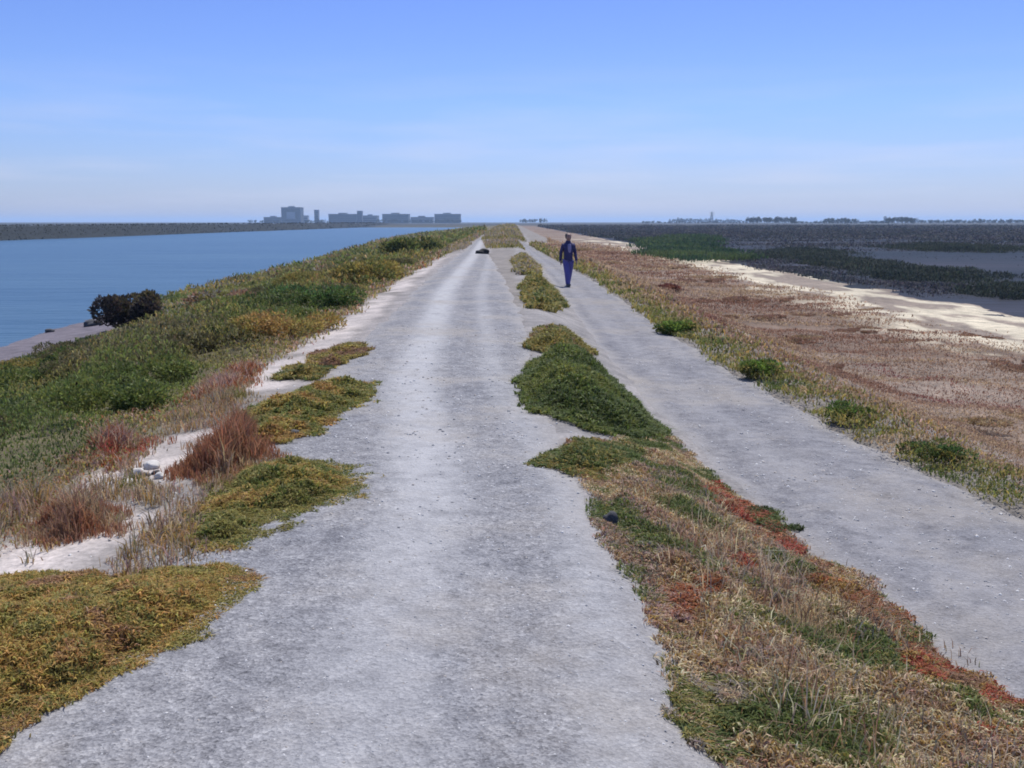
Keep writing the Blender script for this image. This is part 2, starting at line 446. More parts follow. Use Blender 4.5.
# --- red patches and tufts on the same strip
mat_plant('red_pickleweed', 'deep red pickleweed patch beside the lower trail', 'plant',
          [(690, 492), (716, 490), (772, 545), (758, 556), (722, 530)], .13, [RED, RUST, RUST, RED], 6000, patch=.2)
mat_plant('red_pickleweed', 'rusty red pickleweed patch at the lower right corner', 'plant',
          [(880, 690), (915, 668), (990, 715), (1024, 740), (1030, 768), (960, 752)], .12, [RUST, RED, OCHRE, BROWN], 9000, patch=.15)
mat_plant('red_pickleweed', 'orange brown pickleweed patch halfway down the right hand verge', 'plant',
          [(790, 585), (818, 572), (884, 622), (872, 640), (830, 632)], .13, [RUST, OCHRE, BROWN, RUST], 7000, patch=.15)
mat_plant('red_pickleweed', 'brick brown pickleweed mound bulging onto the gravel trail', 'plant',
          [(664, 604), (690, 572), (742, 578), (768, 598), (720, 620), (680, 624)], .13, [RUST, PINK, OCHRE, BROWN], 8000, patch=.2)
mat_plant('red_pickleweed', 'long rusty brown pickleweed row edging the lower trail', 'plant',
          [(770, 552), (790, 560), (850, 600), (930, 662), (905, 668), (840, 622), (790, 584)], .12, [RUST, BROWN, OLIVE, RUST, BROWN], 7000, patch=.15)
mat_plant('red_pickleweed', 'orange red pickleweed tongue in the middle of the right hand verge', 'plant',
          [(716, 566), (752, 560), (786, 590), (770, 606), (738, 592)], .12, [RUST, RED, OCHRE, RUST], 5000, patch=.15)
mat_plant('green_tuft', 'small bright green tuft beside the red pickleweed', 'plant',
          [(742, 528), (760, 514), (776, 528), (762, 540)], .13, [GREEN, DGREEN], 2500)
mat_plant('low_shrub', 'grey green mound at the right edge of the gravel trail foreground', 'shrub',
          [(706, 700), (742, 668), (800, 690), (806, 730), (752, 748), (722, 742)], .1, [GREEN, OLIVE, GREY, TAN], 9000, patch=.2)
mat_plant('low_shrub', 'wide pale olive mound in the middle of the right hand verge', 'shrub',
          [(790, 668), (806, 640), (868, 652), (900, 690), (850, 716), (806, 702)], .11, [OLIVE, YOL, GREEN, STRAW], 10000, patch=.2)
mat_plant('straw_tuft', 'pale straw coloured grass tuft in the right hand verge', 'grass tuft',
          [(772, 640), (792, 612), (832, 628), (822, 656)], .2, [STRAW, STRAW, TAN], 1800, grass=True, lean=.6)
# mixed dry growth on the rest of the strip
mat_plant('verge_grass', 'mixed dry tan and olive ground cover between the two trails', 'ground cover',
          [(590, 474), (640, 446), (668, 438), (704, 482), (742, 510), (800, 556), (868, 604), (930, 660), (1000, 716), (1100, 790), (1100, 1000), (880, 1000), (772, 800),
           (735, 752), (704, 694), (694, 645), (668, 598), (636, 552), (612, 515)], .10,
          [GREEN, GREEN, OLIVE, GREEN, STRAW, OLIVE, TAN, STRAW, OCHRE, TAN, BROWN, PINK, GREY, OLIVE, GREEN], 70000, patch=.55, kind='stuff', ragged=.09)
mat_plant('verge_grass', 'thin dry grass standing up through the cover between the trails', 'ground cover',
          [(612, 490), (660, 480), (742, 515), (800, 560), (868, 610), (1000, 722), (1100, 800), (1100, 1000), (880, 1000), (735, 750), (704, 690), (668, 598)], .22,
          [GREY, STRAW, BROWN, TAN, BROWN], 5000, patch=.3, grass=True, lean=.8, kind='stuff')

# --- clumps between the sandy strip and the main trail, left
mat_plant('low_shrub', 'olive green mat reaching furthest into the gravel trail on the left', 'shrub',
          [(188, 532), (236, 478), (290, 466), (340, 468), (356, 478), (330, 500), (272, 520), (236, 546), (200, 546)], .12,
          [(.155, .148, .046), OLIVE, (.09, .11, .03), (.21, .175, .052), OCHRE], 22000, patch=.3)
mat_plant('low_shrub', 'second olive green mat up the trail on the left, above the nearer one', 'shrub',
          [(262, 412), (300, 394), (366, 386), (356, 406), (322, 420), (292, 436), (260, 442)], .13, [(.15, .145, .045), (.09, .11, .03), (.20, .17, .05), OCHRE], 14000, patch=.3)
mat_plant('low_shrub', 'thin olive streak of growth lying along the sandy strip', 'shrub',
          [(314, 360), (350, 347), (360, 352), (330, 366)], .1, [OLIVE, YOL, BROWN], 3500)
mat_plant('low_shrub', 'small round olive clump standing alone in the pale sand', 'shrub',
          [(288, 379), (300, 369), (318, 370), (312, 380)], .13, [OLIVE, YOL, GREEN], 2500)
mat_plant('low_shrub', 'big ochre and olive mound in the lower left corner', 'shrub',
          [(-160, 640), (-100, 590), (0, 588), (100, 596), (196, 578), (222, 592), (204, 612), (156, 640), (84, 682), (24, 698), (-40, 740), (-140, 780)], .14,
          [(.16, .15, .046), (.21, .175, .052), (.25, .165, .058), (.22, .185, .055), OLIVE, (.25, .165, .06), (.20, .13, .075)], 60000, patch=.3, ragged=.11)
mat_plant('rusty_grass', 'tallest rusty red grass tuft beside the pale sand', 'grass tuft',
          [(196, 474), (206, 448), (236, 424), (258, 420), (258, 462), (228, 482)], .36, [DRYRUST, (.20, .12, .075), TAN], 5000, grass=True, lean=.45, patch=.2)
mat_plant('rusty_grass', 'rusty grass tuft at the left edge above the sand patch', 'grass tuft',
          [(36, 528), (60, 512), (96, 514), (104, 536), (60, 542)], .24, [DRYRUST, (.20, .125, .085), TAN], 3500, grass=True, lean=.5, patch=.2)
mat_plant('rusty_grass', 'reddish grass patch at the foot of the green bank', 'grass tuft',
          [(74, 462), (110, 440), (146, 446), (120, 468)], .24, [RUST, PINK, TAN, (.22, .07, .05)], 3500, grass=True, lean=.5, patch=.2)
mat_plant('rusty_grass', 'pinkish brown grass patch where the bank meets the narrowing sand', 'grass tuft',
          [(180, 404), (206, 384), (252, 366), (250, 384), (216, 404)], .22, [PINK, RUST, TAN], 3000, grass=True, lean=.6, patch=.25)
mat_plant('shoulder_grass', 'dry tan grass fringing the pale sandy strip', 'ground cover',
          [(-260, 640), (-150, 520), (0, 500), (60, 485), (110, 462), (180, 420), (250, 372), (262, 380), (214, 440), (160, 490), (192, 500), (214, 470), (236, 470), (190, 545), (205, 566),
           (120, 590), (130, 560), (60, 548), (20, 560), (20, 590), (-120, 600), (-200, 700)], .13,
          [TAN, PINK, TAN, OCHRE, GREY, TAN, OLIVE], 15000, grass=True, lean=.8, patch=.3, kind='stuff', ragged=.25,
          skip=lambda x, y: (np.abs(x - sand_x(y)) < .42) & (fbm(x, y, 1.2, 41) > .38) & (fbm(x, y, .2, 61) > .3))

# --- wide covers sampled in rings about the viewpoint: denser and finer near, coarser far
def cover(name, label, member, hfun, cols, n, a0, a1, r0, r1, size=1.0, patch=2.5, lean=.8, width=(.14, .3), tall=1.0, mat=None, minpx=.006):
    SEED[0] += 1; sd = SEED[0]; rng = np.random.default_rng(sd)
    r = r0 * (r1 / r0) ** rng.uniform(0, 1, n); a_ = np.radians(rng.uniform(a0, a1, n))
    x, y = r * np.sin(a_), r * np.cos(a_)
    k = member(x, y) > rng.uniform(0, 1, n); x, y, r = x[k], y[k], r[k]
    z0 = height_raw(x, y); h = hfun(x, y)
    z = z0 + h * rng.beta(3, 1.1, len(x)) * .85
    px = np.maximum(r / F, minpx)
    H = rng.uniform(5, 11, len(x)) * px * size * tall; W = H * rng.uniform(*width, len(x)) / tall
    C = palette(x, y, cols, patch, sd + 3, rng) if not callable(cols) else cols(x, y, rng)
    V, T, CC = blades(np.stack([x, y, z], 1), H, W, C, np.full(len(x), lean), sd)
    return tag(np_mesh(name, V, T, mat or LEAF, C=CC), label, 'ground cover', kind='stuff')

def bank_member(x, y):
    e = sand_x(y) - .12 - x
    z = height_raw(x, y)
    return (x > -70) * sstep(-.1, .45, e + (fbm(x, y, .6, 301) - .5) * .9) * sstep(-2.2, -1.95, z + .38 * sstep(38, 52, y) + (fbm(x, y, 1.5, 302) - .5) * .2)
def bank_h(x, y):
    e = np.clip(sand_x(y) - x, 0, 5)
    return (.06 + .46 * sstep(.2, 2.2, e)) * (.12 + .88 * sstep(-2.0, -1.0, height_raw(x, y) - .2 + 1.1 * sstep(40, 65, y))) * np.clip(3.4 * fbm(x, y, 1.5, 303, 3) - 1.05, .08, 1.6)
def bank_cols(x, y, rng):
    e = sand_x(y) - x
    t = fbm(x, y * .7, 2.6, 304) + rng.normal(0, .035, len(x))
    cols = np.array([(.04, .058, .019), (.052, .074, .022), (.066, .092, .026), (.082, .11, .03), (.10, .12, .034), (.118, .126, .038), OLIVE, (.09, .085, .045)])
    i = np.clip(((t - .27) / .46) * 8, 0, 7.99).astype(int)
    C = cols[i].copy()
    u = fbm(x, y, 1.6, 305)
    warm = (u > .64 + .05 * rng.normal(size=len(x))) & (y > 14); C[warm] = np.array([OCHRE, OLIVE, OLIVE])[rng.integers(0, 3, warm.sum())]
    dry = sstep(1.3, .2, e + (fbm(x, y, .9, 306) - .5) * 1.6) > rng.uniform(.15, 1, len(x))
    C[dry] = np.array([TAN, PINK, RUST, OLIVE, YOL])[rng.choice(5, dry.sum(), p=[.2, .2, .12, .28, .2])]
    br = (fbm(x, y, 3.5, 307) > .62) & (x < -9); C[br] = np.array([BROWN, OLIVE, GREY])[rng.integers(0, 3, br.sum())]
    return np.clip(C * (1 + rng.normal(0, .24, (len(x), 1))) * (1 + rng.normal(0, .06, (len(x), 3))), .004, .9)
cover('bank_scrub', 'green and olive scrub covering the bank between trail and water', bank_member, bank_h, bank_cols,
      750000, -80, -1.5, 3.2, 330, size=.5, lean=1.4, width=(.2, .4))

def edge_member(x, y):
    a, b = side_edges(y); e = x - b
    return sstep(-.12, .05, e + (fbm(x, y, .4, 311) - .5) * .35) * sstep(1.5, .7, e) * (y < 90) * sstep(.25, .5, fbm(x, y, .8, 312) + .1)
def edge_cols(x, y, rng):
    a, b = side_edges(y); e = x - b
    t = fbm(x, y, 1.1, 313) + rng.normal(0, .05, len(x))
    cols = np.array([GREEN, OLIVE, (.10, .12, .032), YOL, OLIVE, (.12, .13, .036), TAN])
    C = cols[np.clip((t - .28) / .44 * 7, 0, 6.99).astype(int)].copy()
    far = e > .55 + .25 * rng.normal(size=len(x)); C[far] = np.array([TAN, PINK, OCHRE, BROWN, OLIVE])[rng.integers(0, 5, far.sum())]
    return np.clip(C * (1 + rng.normal(0, .22, (len(x), 1))), .004, .9)
cover('verge_growth', 'olive and tan growth along the far edge of the lower trail', edge_member,
      lambda x, y: .16 * np.clip(2.2 * fbm(x, y, .7, 314, 3) - .4, .2, 1.4), edge_cols, 750000, 1, 75, 3.5, 95, size=.58, lean=1.3, width=(.2, .36))

def flat_member(x, y):
    a, b = side_edges(y)
    xs = x + (fbm(x, y * .6, 6, 44) - .5) * 3.2
    return sstep(.7, 1.4, x - b) * sstep(13.4, 10.2, xs) * sstep(150, 90, y) * sstep(.3, .5, fbm(x * .45, y, 1.6, 321) + .05)
def flat_cols(x, y, rng):
    t = fbm(x * .5 + y * .16, y, 3.2, 322) + rng.normal(0, .045, len(x))
    cols = np.array([(.115, .062, .042), (.145, .085, .06), (.17, .11, .078), (.19, .135, .095), (.235, .18, .125), (.20, .15, .085), (.15, .10, .07)])
    C = cols[np.clip((t - .28) / .44 * 7, 0, 6.99).astype(int)].copy()
    # two dark red rills of pickleweed running obliquely over the flat
    for (ax, ay), (bx, by), w in RILLS:
        ex, ey = bx - ax, by - ay; q = np.clip(((x - ax) * ex + (y - ay) * ey) / (ex * ex + ey * ey), 0, 1)
        dd = np.hypot(x - ax - q * ex, y - ay - q * ey) + (fbm(x, y, .8, 323) - .5) * w * 2
        k = dd < w * rng.uniform(.5, 1.1, len(x)); C[k] = (.11, .04, .035)
    return np.clip(C * (1 + rng.normal(0, .2, (len(x), 1))), .004, .9)
RILLS = [(at(656, 300), at(726, 335), .35), (at(726, 335), at(800, 372), .3), (at(862, 368), at(960, 392), .28), (at(930, 402), at(1030, 410), .25)]
cover('marsh_cover', 'low reddish brown pickleweed over the dry marsh flat', flat_member,
      lambda x, y: .15 * np.clip(3.6 * fbm(x * .7, y, 1.3, 324, 3) - 1.2, .1, 1.5), flat_cols, 700000, 2, 75, 5, 150, size=.3, lean=2.3, patch=2, width=(.2, .4))

REEDP = [at(*q) for q in [(650, 240), (706, 237.5), (716, 250), (712, 261), (688, 264), (664, 257)]]
def reed_member(x, y):
    return sstep(-1, 1, poly_dist(x, y, REEDP) + (fbm(x, y, 10, 331) - .5) * 14)
cover('pond_reeds', 'dark green reeds along the near shore of the salt pond', reed_member,
      lambda x, y: .5 + 0 * x, [(.022, .045, .028), (.03, .06, .03), (.045, .07, .03)], 120000, 3, 22, 65, 230, size=.5, lean=.8, patch=6)

def weed_member(x, y):
    sh = x - 17.5 + (fbm(x, y * .6, 9, 351) - .5) * 9
    return sstep(-.5, 2.5, sh) * (x < 640) * sstep(.36, .52, fbm(x * .12, y * .5, 9, 352) + .16) * sstep(740, 600, y)
cover('marsh_growth', 'dark grey green marsh growth spread over the shallow pond', weed_member,
      lambda x, y: .22 * np.clip(3 * fbm(x * .4, y, 8, 353) - .8, .1, 1.4), [(.024, .031, .036), (.028, .035, .042), (.034, .039, .048), (.032, .034, .047), (.045, .047, .055)],
      440000, .5, 72, 45, 740, size=.34, lean=1.3, width=(.3, .6), patch=7)

def levee_member(x, y): return sstep(-135, -125, x) * sstep(-114, -116, x) * sstep(980, 900, y)
cover('far_bank_cover', 'dark low growth on the levee across the slough', levee_member, lambda x, y: .2 + 0 * x,
      [(.016, .02, .018), (.022, .026, .02), (.03, .03, .025)], 240000, -72, -6, 125, 950, size=.16, lean=1.2, patch=20, width=(.3, .6))

def plain_member(x, y): return sstep(30, 50, y - 0) * sstep(-46, -40, -np.abs(x + 8)) * (y > 58) * (trail_inside(x, y) < .05) * sstep(420, 350, y) * (height_raw(x, y) > -.3) * sstep(.36, .5, fbm(x, y, 5, 341))
cover('levee_cover', 'patchy grey green growth on the levee far ahead', plain_member, lambda x, y: .2 * np.clip(3 * fbm(x, y, 3, 342) - .8, .1, 1.5),
      [OLIVE, GREY, TAN, GREY, YOL, OLIVE], 70000, -8, 4, 58, 420, size=.4, lean=.9, patch=8)

# --- single bushes and tufts standing out from the covers
def bush(name, label, px, py, w, h, cols, n, cat='bush', group=None, depth=.8, stems=True, leafpx=3.2, spread=.36):
    SEED[0] += 1; sd = SEED[0]; rng = np.random.default_rng(sd)
    x0, y0 = at(px, py); dist = math.hypot(x0, y0)
    z0 = float(height_raw(x0, y0))
    root = empty(name, (x0, y0, z0)); tag(root, label, cat, group)
    k = 9; lobes = np.stack([rng.uniform(-spread, spread, k) * w, rng.uniform(-.36, .36, k) * w * depth, rng.uniform(.35 if spread < .4 else .2, .66, k) * h], 1)
    rad = rng.uniform(.22, .34, k) * (.36 / spread) ** .6
    i = rng.integers(0, k, n); d = rng.normal(size=(n, 3)); d /= np.linalg.norm(d, axis=1)[:, None]
    rr = rng.uniform(.55, 1.05, n) ** .6
    P = lobes[i] + d * (rad[i] * rr)[:, None] * np.array([w * .75, w * .75 * depth, h * 1.05])
    P[:, 2] = np.clip(P[:, 2], .02, None)
    D = d * .6 + rng.normal(size=(n, 3)) * .5 + [0, 0, .35]; D /= np.linalg.norm(D, axis=1)[:, None]
    L = rng.uniform(.7, 1.4, n) * leafpx * dist / F
    C = palette(P[:, 0] + P[:, 2], P[:, 1], cols, w * .3, sd, rng)
    V, T, CC = leaves(P, L, L * .45, C, D, sd)
    np_mesh('foliage', V, T, LEAF, C=CC, parent=root)
    if stems:
        bm = bmesh.new()
        for q in range(7):
            b = Vector((rng.uniform(-.1, .1) * w, rng.uniform(-.1, .1) * w, -.05)); e = Vector(lobes[q])
            seg = e - b; M = Matrix.Translation((b + e) / 2) @ seg.to_track_quat('Z', 'Y').to_matrix().to_4x4()
            bmesh.ops.create_cone(bm, segments=6, radius1=.03 * w / 2, radius2=.012 * w / 2, depth=seg.length, matrix=M)
        bm_obj('stem', bm, BARK, root)
    return root
BARK = plain('bark', (.09, .07, .055), .9)
BLK = [(.022, .02, .022), (.034, .027, .027), (.05, .043, .03), (.075, .07, .035)]
bush('shore_bush', 'large blackish bush at the water edge on the left', 129, 330, 2.3, 1.5, BLK, 10000, spread=.40)
bush('dark_bush', 'very dark small bush in the green bank right of the blackish shore bush', 145, 350, .9, .5, [DGREEN, (.02, .035, .015)], 1600)
bush('dark_bush', 'dark green bush at the left edge of the bank below the shore rocks', 74, 374, 1.1, .5, [DGREEN, (.025, .04, .018), GREEN], 2500)
bush('green_bush', 'fresh green bush on the bank beside the yellowish growth', 318, 312, 2.2, .6, [GREEN, (.05, .10, .03), DGREEN], 4000)
bush('ochre_bush', 'ochre yellow bush above the narrow sandy strip', 290, 338, 1.6, .42, [OCHRE, YOL, OLIVE], 4000)
bush('olive_bush', 'yellowish olive bush at the top of the bank near the far trail', 372, 284, 2.6, .8, [YOL, OLIVE, GREEN], 4500)
bush('olive_bush', 'darkest olive bush on the skyline of the bank, just over the water', 412, 258, 3.6, 1.3, [DGREEN, OLIVE, GREEN], 3500)
bush('brown_bush', 'brownish bush low on the bank in front of the water', 222, 312, 2.4, .8, [BROWN, GREY, OLIVE], 3500)
bush('brown_bush', 'reddish brown bush on the marsh flat past the walking person', 668, 292, .9, .28, [(.09, .035, .03), (.13, .06, .045)], 1200, stems=False)
bush('green_tuft', 'bright green tuft at the lower trail edge, furthest up the trail', 676, 334, .7, .24, [GREEN, OLIVE, (.09, .14, .03)], 2200, 'plant', stems=False)
bush('green_tuft', 'bright green tuft at the lower trail edge beside the brown flat, middle one', 758, 378, .62, .24, [(.10, .16, .03), GREEN, OLIVE], 2600, 'plant', stems=False)
bush('green_tuft', 'dark based green tuft overhanging the lower trail edge', 852, 424, .5, .22, [GREEN, (.08, .14, .03), DGREEN], 2600, 'plant', stems=False)
bush('green_tuft', 'widest green tuft at the lower trail edge near the right side', 932, 462, .55, .2, [GREEN, OLIVE, (.05, .09, .03)], 3000, 'plant', stems=False)
MC = [(.022, .031, .03), (.027, .037, .032), (.032, .042, .036)]
for lb, pl, h_ in (('dark green clump standing in the pond shallows at the right side', [(872, 279), (905, 272), (975, 276), (1010, 283), (960, 287), (900, 285)], .5),
                   ('blackish green clump in the pond nearest the right edge', [(958, 296), (1000, 290), (1080, 296), (1090, 306), (1010, 304)], .5),
                   ('small dark clump where pond and salt crust meet, left of the others', [(760, 256), (790, 251), (850, 255), (842, 262), (780, 262)], .5),
                   ('long dark clump in the pond above the middle of the salt crust', [(800, 266), (850, 262), (900, 268), (880, 274), (830, 271)], .5),
                   ('thin dark streak of growth far out on the pond', [(870, 250), (930, 246), (1040, 252), (1000, 257), (920, 255)], .6)):
    mat_plant('marsh_clump', lb, 'marsh plant', pl, h_, MC, 9000, fine=.55, ragged=3.2, edge=1.0, patch=4, lean=1.0)

# rounded bushes standing among the scrub of the bank: three built once, the rest copies of them
def bank_bushes():
    rng = np.random.default_rng(4242)
    kinds = [('fuller_bush', 'rounded mid green bush standing among the scrub of the bank', [(.06, .085, .024), (.08, .105, .03), (.10, .12, .035)], 'mid green bushes on the bank'),
             ('olive_scrub_bush', 'rounded yellowish olive bush standing among the scrub of the bank', [OLIVE, (.11, .115, .035), YOL], 'yellowish olive bushes on the bank'),
             ('dusky_bush', 'dusky brown green bush standing among the scrub of the bank', [(.065, .065, .032), (.095, .085, .045), GREEN], 'dusky bushes on the bank')]
    protos = [bush(nm, lb, 90, 400 + 6 * i, 1.5, .55, cl, 7000, group=gr, leafpx=4.2) for i, (nm, lb, cl, gr) in enumerate(kinds)]
    first = [True] * 3
    for i in range(66):
        y = 8 * (105 / 8) ** rng.uniform(0, 1); lo = -9.5 * float(np.interp(y, [30, 53, 118], [1, 1.25, 1.6])); x = rng.uniform(lo, float(sand_x(y)) - 1.3)
        if x < -.75 * y: x = -.6 * y
        if x > float(sand_x(y)) - 1.0: continue
        k = int(rng.choice(3, p=[.42, .3, .28])); src = protos[k]
        if first[k]: o = src; first[k] = False
        else:
            o = src.copy(); COL.objects.link(o)
            for ch in list(src.children):
                c = ch.copy(); COL.objects.link(c); c.parent = o
        f = rng.uniform(.45, .9) * (1 + y / 80)
        o.location = (x, y, float(height_raw(x, y)) - .03); o.rotation_euler = (0, 0, rng.uniform(0, 6.28)); o.scale = (f, f * rng.uniform(.8, 1.2), f * rng.uniform(.75, 1.05))
bank_bushes()

def hummocks():
    rng = np.random.default_rng(777)
    kinds = [('pickleweed_hummock', 'low red brown pickleweed hummock on the dry marsh flat', [(.15, .092, .066), (.165, .105, .075), (.18, .12, .085)], 'red brown hummocks on the marsh flat'),
             ('dry_hummock', 'low tan hummock of dry growth on the dry marsh flat', [(.20, .15, .09), (.24, .185, .12), (.17, .13, .075)], 'tan hummocks on the marsh flat')]
    pr = [bush(nm, lb, 800, 360 + 8 * i, 1.3, .14, cl, 4200, 'plant', gr, stems=False, leafpx=2.6, spread=.5) for i, (nm, lb, cl, gr) in enumerate(kinds)]
    first = [True, True]
    for i in range(34):
        y = 8 * (95 / 8) ** rng.uniform(0, 1); b = float(side_edges(np.array([y]))[1][0]); x = rng.uniform(b + 1.5, 12.3)
        if x > .62 * y: continue
        k = int(rng.uniform() > .62); src = pr[k]
        if first[k]: o = src; first[k] = False
        else:
            o = src.copy(); COL.objects.link(o)
            for ch in list(src.children):
                c = ch.copy(); COL.objects.link(c); c.parent = o
        f = rng.uniform(.4, 1.1) * (1 + y / 120)
        o.location = (x, y, float(height_raw(x, y)) - .02); o.rotation_euler = (0, 0, rng.normal(0, .5)); o.scale = (f * rng.uniform(1, 1.9), f * rng.uniform(.6, 1), f * rng.uniform(.7, 1.2))
hummocks()

# ------------------------------------------------------------------ stones
ROCK = plain('dark_rock', (.05, .05, .055), .85, .4, 9); PALEROCK = plain('pale_rock', (.5, .48, .45), .85, .2, 12); BLACKROCK = plain('black_rock', (.012, .012, .012), .9, .4, 9)
def rock(name, label, px, py, s, mat, flat=.6, cat='rock', wide=1.0, group=None):
    SEED[0] += 1; rnd = random.Random(SEED[0])
    x, y = at(px, py); z = float(height_raw(x, y))
    bm = bmesh.new(); bmesh.ops.create_icosphere(bm, subdivisions=3, radius=1)
    ph = [rnd.uniform(0, 6) for _ in range(6)]
    for v in bm.verts:
        c = v.co; k = 1 + .16 * math.sin(3 * c.x + ph[0]) * math.cos(2.6 * c.y + ph[1]) + .1 * math.sin(6 * c.z + ph[2] + 4 * c.x) + .05 * math.sin(11 * c.y + ph[3])
        v.co = Vector((c.x * k * wide, c.y * k * .85, max(c.z * k, -.5) * flat)) * s
    o = bm_obj(name, bm, mat, smooth=True); o.location = (x, y, z + s * flat * .25); o.rotation_euler = (0, 0, rnd.uniform(0, 6) if wide == 1 else rnd.uniform(-.3, .3))
    return tag(o, label, cat, group)
rock('shore_rock', 'dark rock standing in the shallow water at the far left', 41, 322, .26, ROCK)
rock('shore_rock', 'low dark rock on the mud below the rock in the water', 50, 332, .17, ROCK)
rock('shore_rock', 'dark rock tucked against the left foot of the blackish bush', 93, 326, .34, ROCK)
rock('black_rock', 'flat black lump beside the pale far end of the main trail', 482, 254, .3, BLACKROCK, .7, wide=1.25)
rock('edge_stone', 'upright dark stone at the gravel edge by the olive mat', 610, 524, .045, ROCK, 1.2)
rock('edge_stone', 'dark stone under the brick brown mound at the gravel edge', 684, 626, .035, ROCK, .9)
rock('edge_stone', 'dark stone under the tip of the second olive mat on the left', 294, 436, .06, ROCK, .7)
for i, (px, py, s, mt) in enumerate([(138, 474, .05, PALEROCK), (152, 468, .06, PALEROCK), (147, 482, .035, PALEROCK), (160, 478, .04, PALEROCK), (130, 484, .04, PALEROCK)]):
    rock('pale_stone', 'pale stone of the small heap lying in the sandy strip', px, py, s, mt, .7, 'stone', group='pale stones in the sandy strip')
for i, (px, py, s) in enumerate([(144, 477, .04), (134, 479, .035), (156, 474, .03)]):
    rock('dark_stone', 'dark stone among the pale ones lying in the sandy strip', px, py, s, ROCK, .7, 'stone', group='dark stones in the sandy strip')

def pebbles(n):
    rng = np.random.default_rng(55)
    r = 1.6 * (16 / 1.6) ** rng.uniform(0, 1, n); a_ = np.radians(rng.uniform(-45, 45, n))
    x, y = r * np.sin(a_), r * np.cos(a_)
    k = (trail_inside(x, y) > .1) | ((x > -2.4) & (x < .9) & (rng.uniform(0, 1, n) < .5)); x, y, r = x[k], y[k], r[k]; n = len(x)
    s = rng.uniform(.35, 1, n) ** 3 * np.clip(r * .0022, .005, .018) * 1.1
    base = np.array([[1, 0, 0], [-.5, .87, 0], [-.5, -.87, 0], [0, 0, .8], [.5, .6, .35], [-.9, 0, .3], [.5, -.6, .4]])
    F_ = np.array([[0, 4, 3], [4, 1, 3], [1, 5, 3], [5, 2, 3], [2, 6, 3], [6, 0, 3], [0, 1, 4], [1, 2, 5], [2, 0, 6]])
    yaw = rng.uniform(0, 6.28, n); cs, sn = np.cos(yaw), np.sin(yaw)
    B = base[None] * rng.uniform(.6, 1.2, (n, 7, 1)) * s[:, None, None]
    V = np.stack([B[..., 0] * cs[:, None] - B[..., 1] * sn[:, None], B[..., 0] * sn[:, None] + B[..., 1] * cs[:, None], B[..., 2]], -1)
    l_, r_ = trail_edges(y); e_ = np.minimum(x - l_, r_ - x); a2, b2 = side_edges(y); e_ = np.maximum(e_, np.minimum(x - a2, b2 - x)) + .08
    z = height_raw(x, y) + .02 * sstep(0, .5, e_) + (fbm(x, y, .35, 77, 3) - .5) * .022 - .002
    V += np.stack([x, y, z], 1)[:, None]
    C = np.array([(.26, .26, .27), (.34, .34, .345), (.42, .42, .42), (.52, .51, .5), (.34, .31, .28)])[rng.integers(0, 5, n)] * rng.uniform(.8, 1.15, (n, 1))
    T = (F_[None] + (np.arange(n) * 7)[:, None, None]).reshape(-1, 3)
    o = np_mesh('loose_gravel', V.reshape(-1, 3), T, STONE, C=np.repeat(C, 7, 0))
    tag(o, 'loose grey pebbles lying on the trail surface', 'gravel', kind='stuff')
m = N('pebble'); a = m.n('ShaderNodeVertexColor'); a.layer_name = 'Col'; m.l(a.outputs[0], m.b.inputs['Base Color']); m.b.inputs['Roughness'].default_value = .9; STONE = m.m
pebbles(40000)

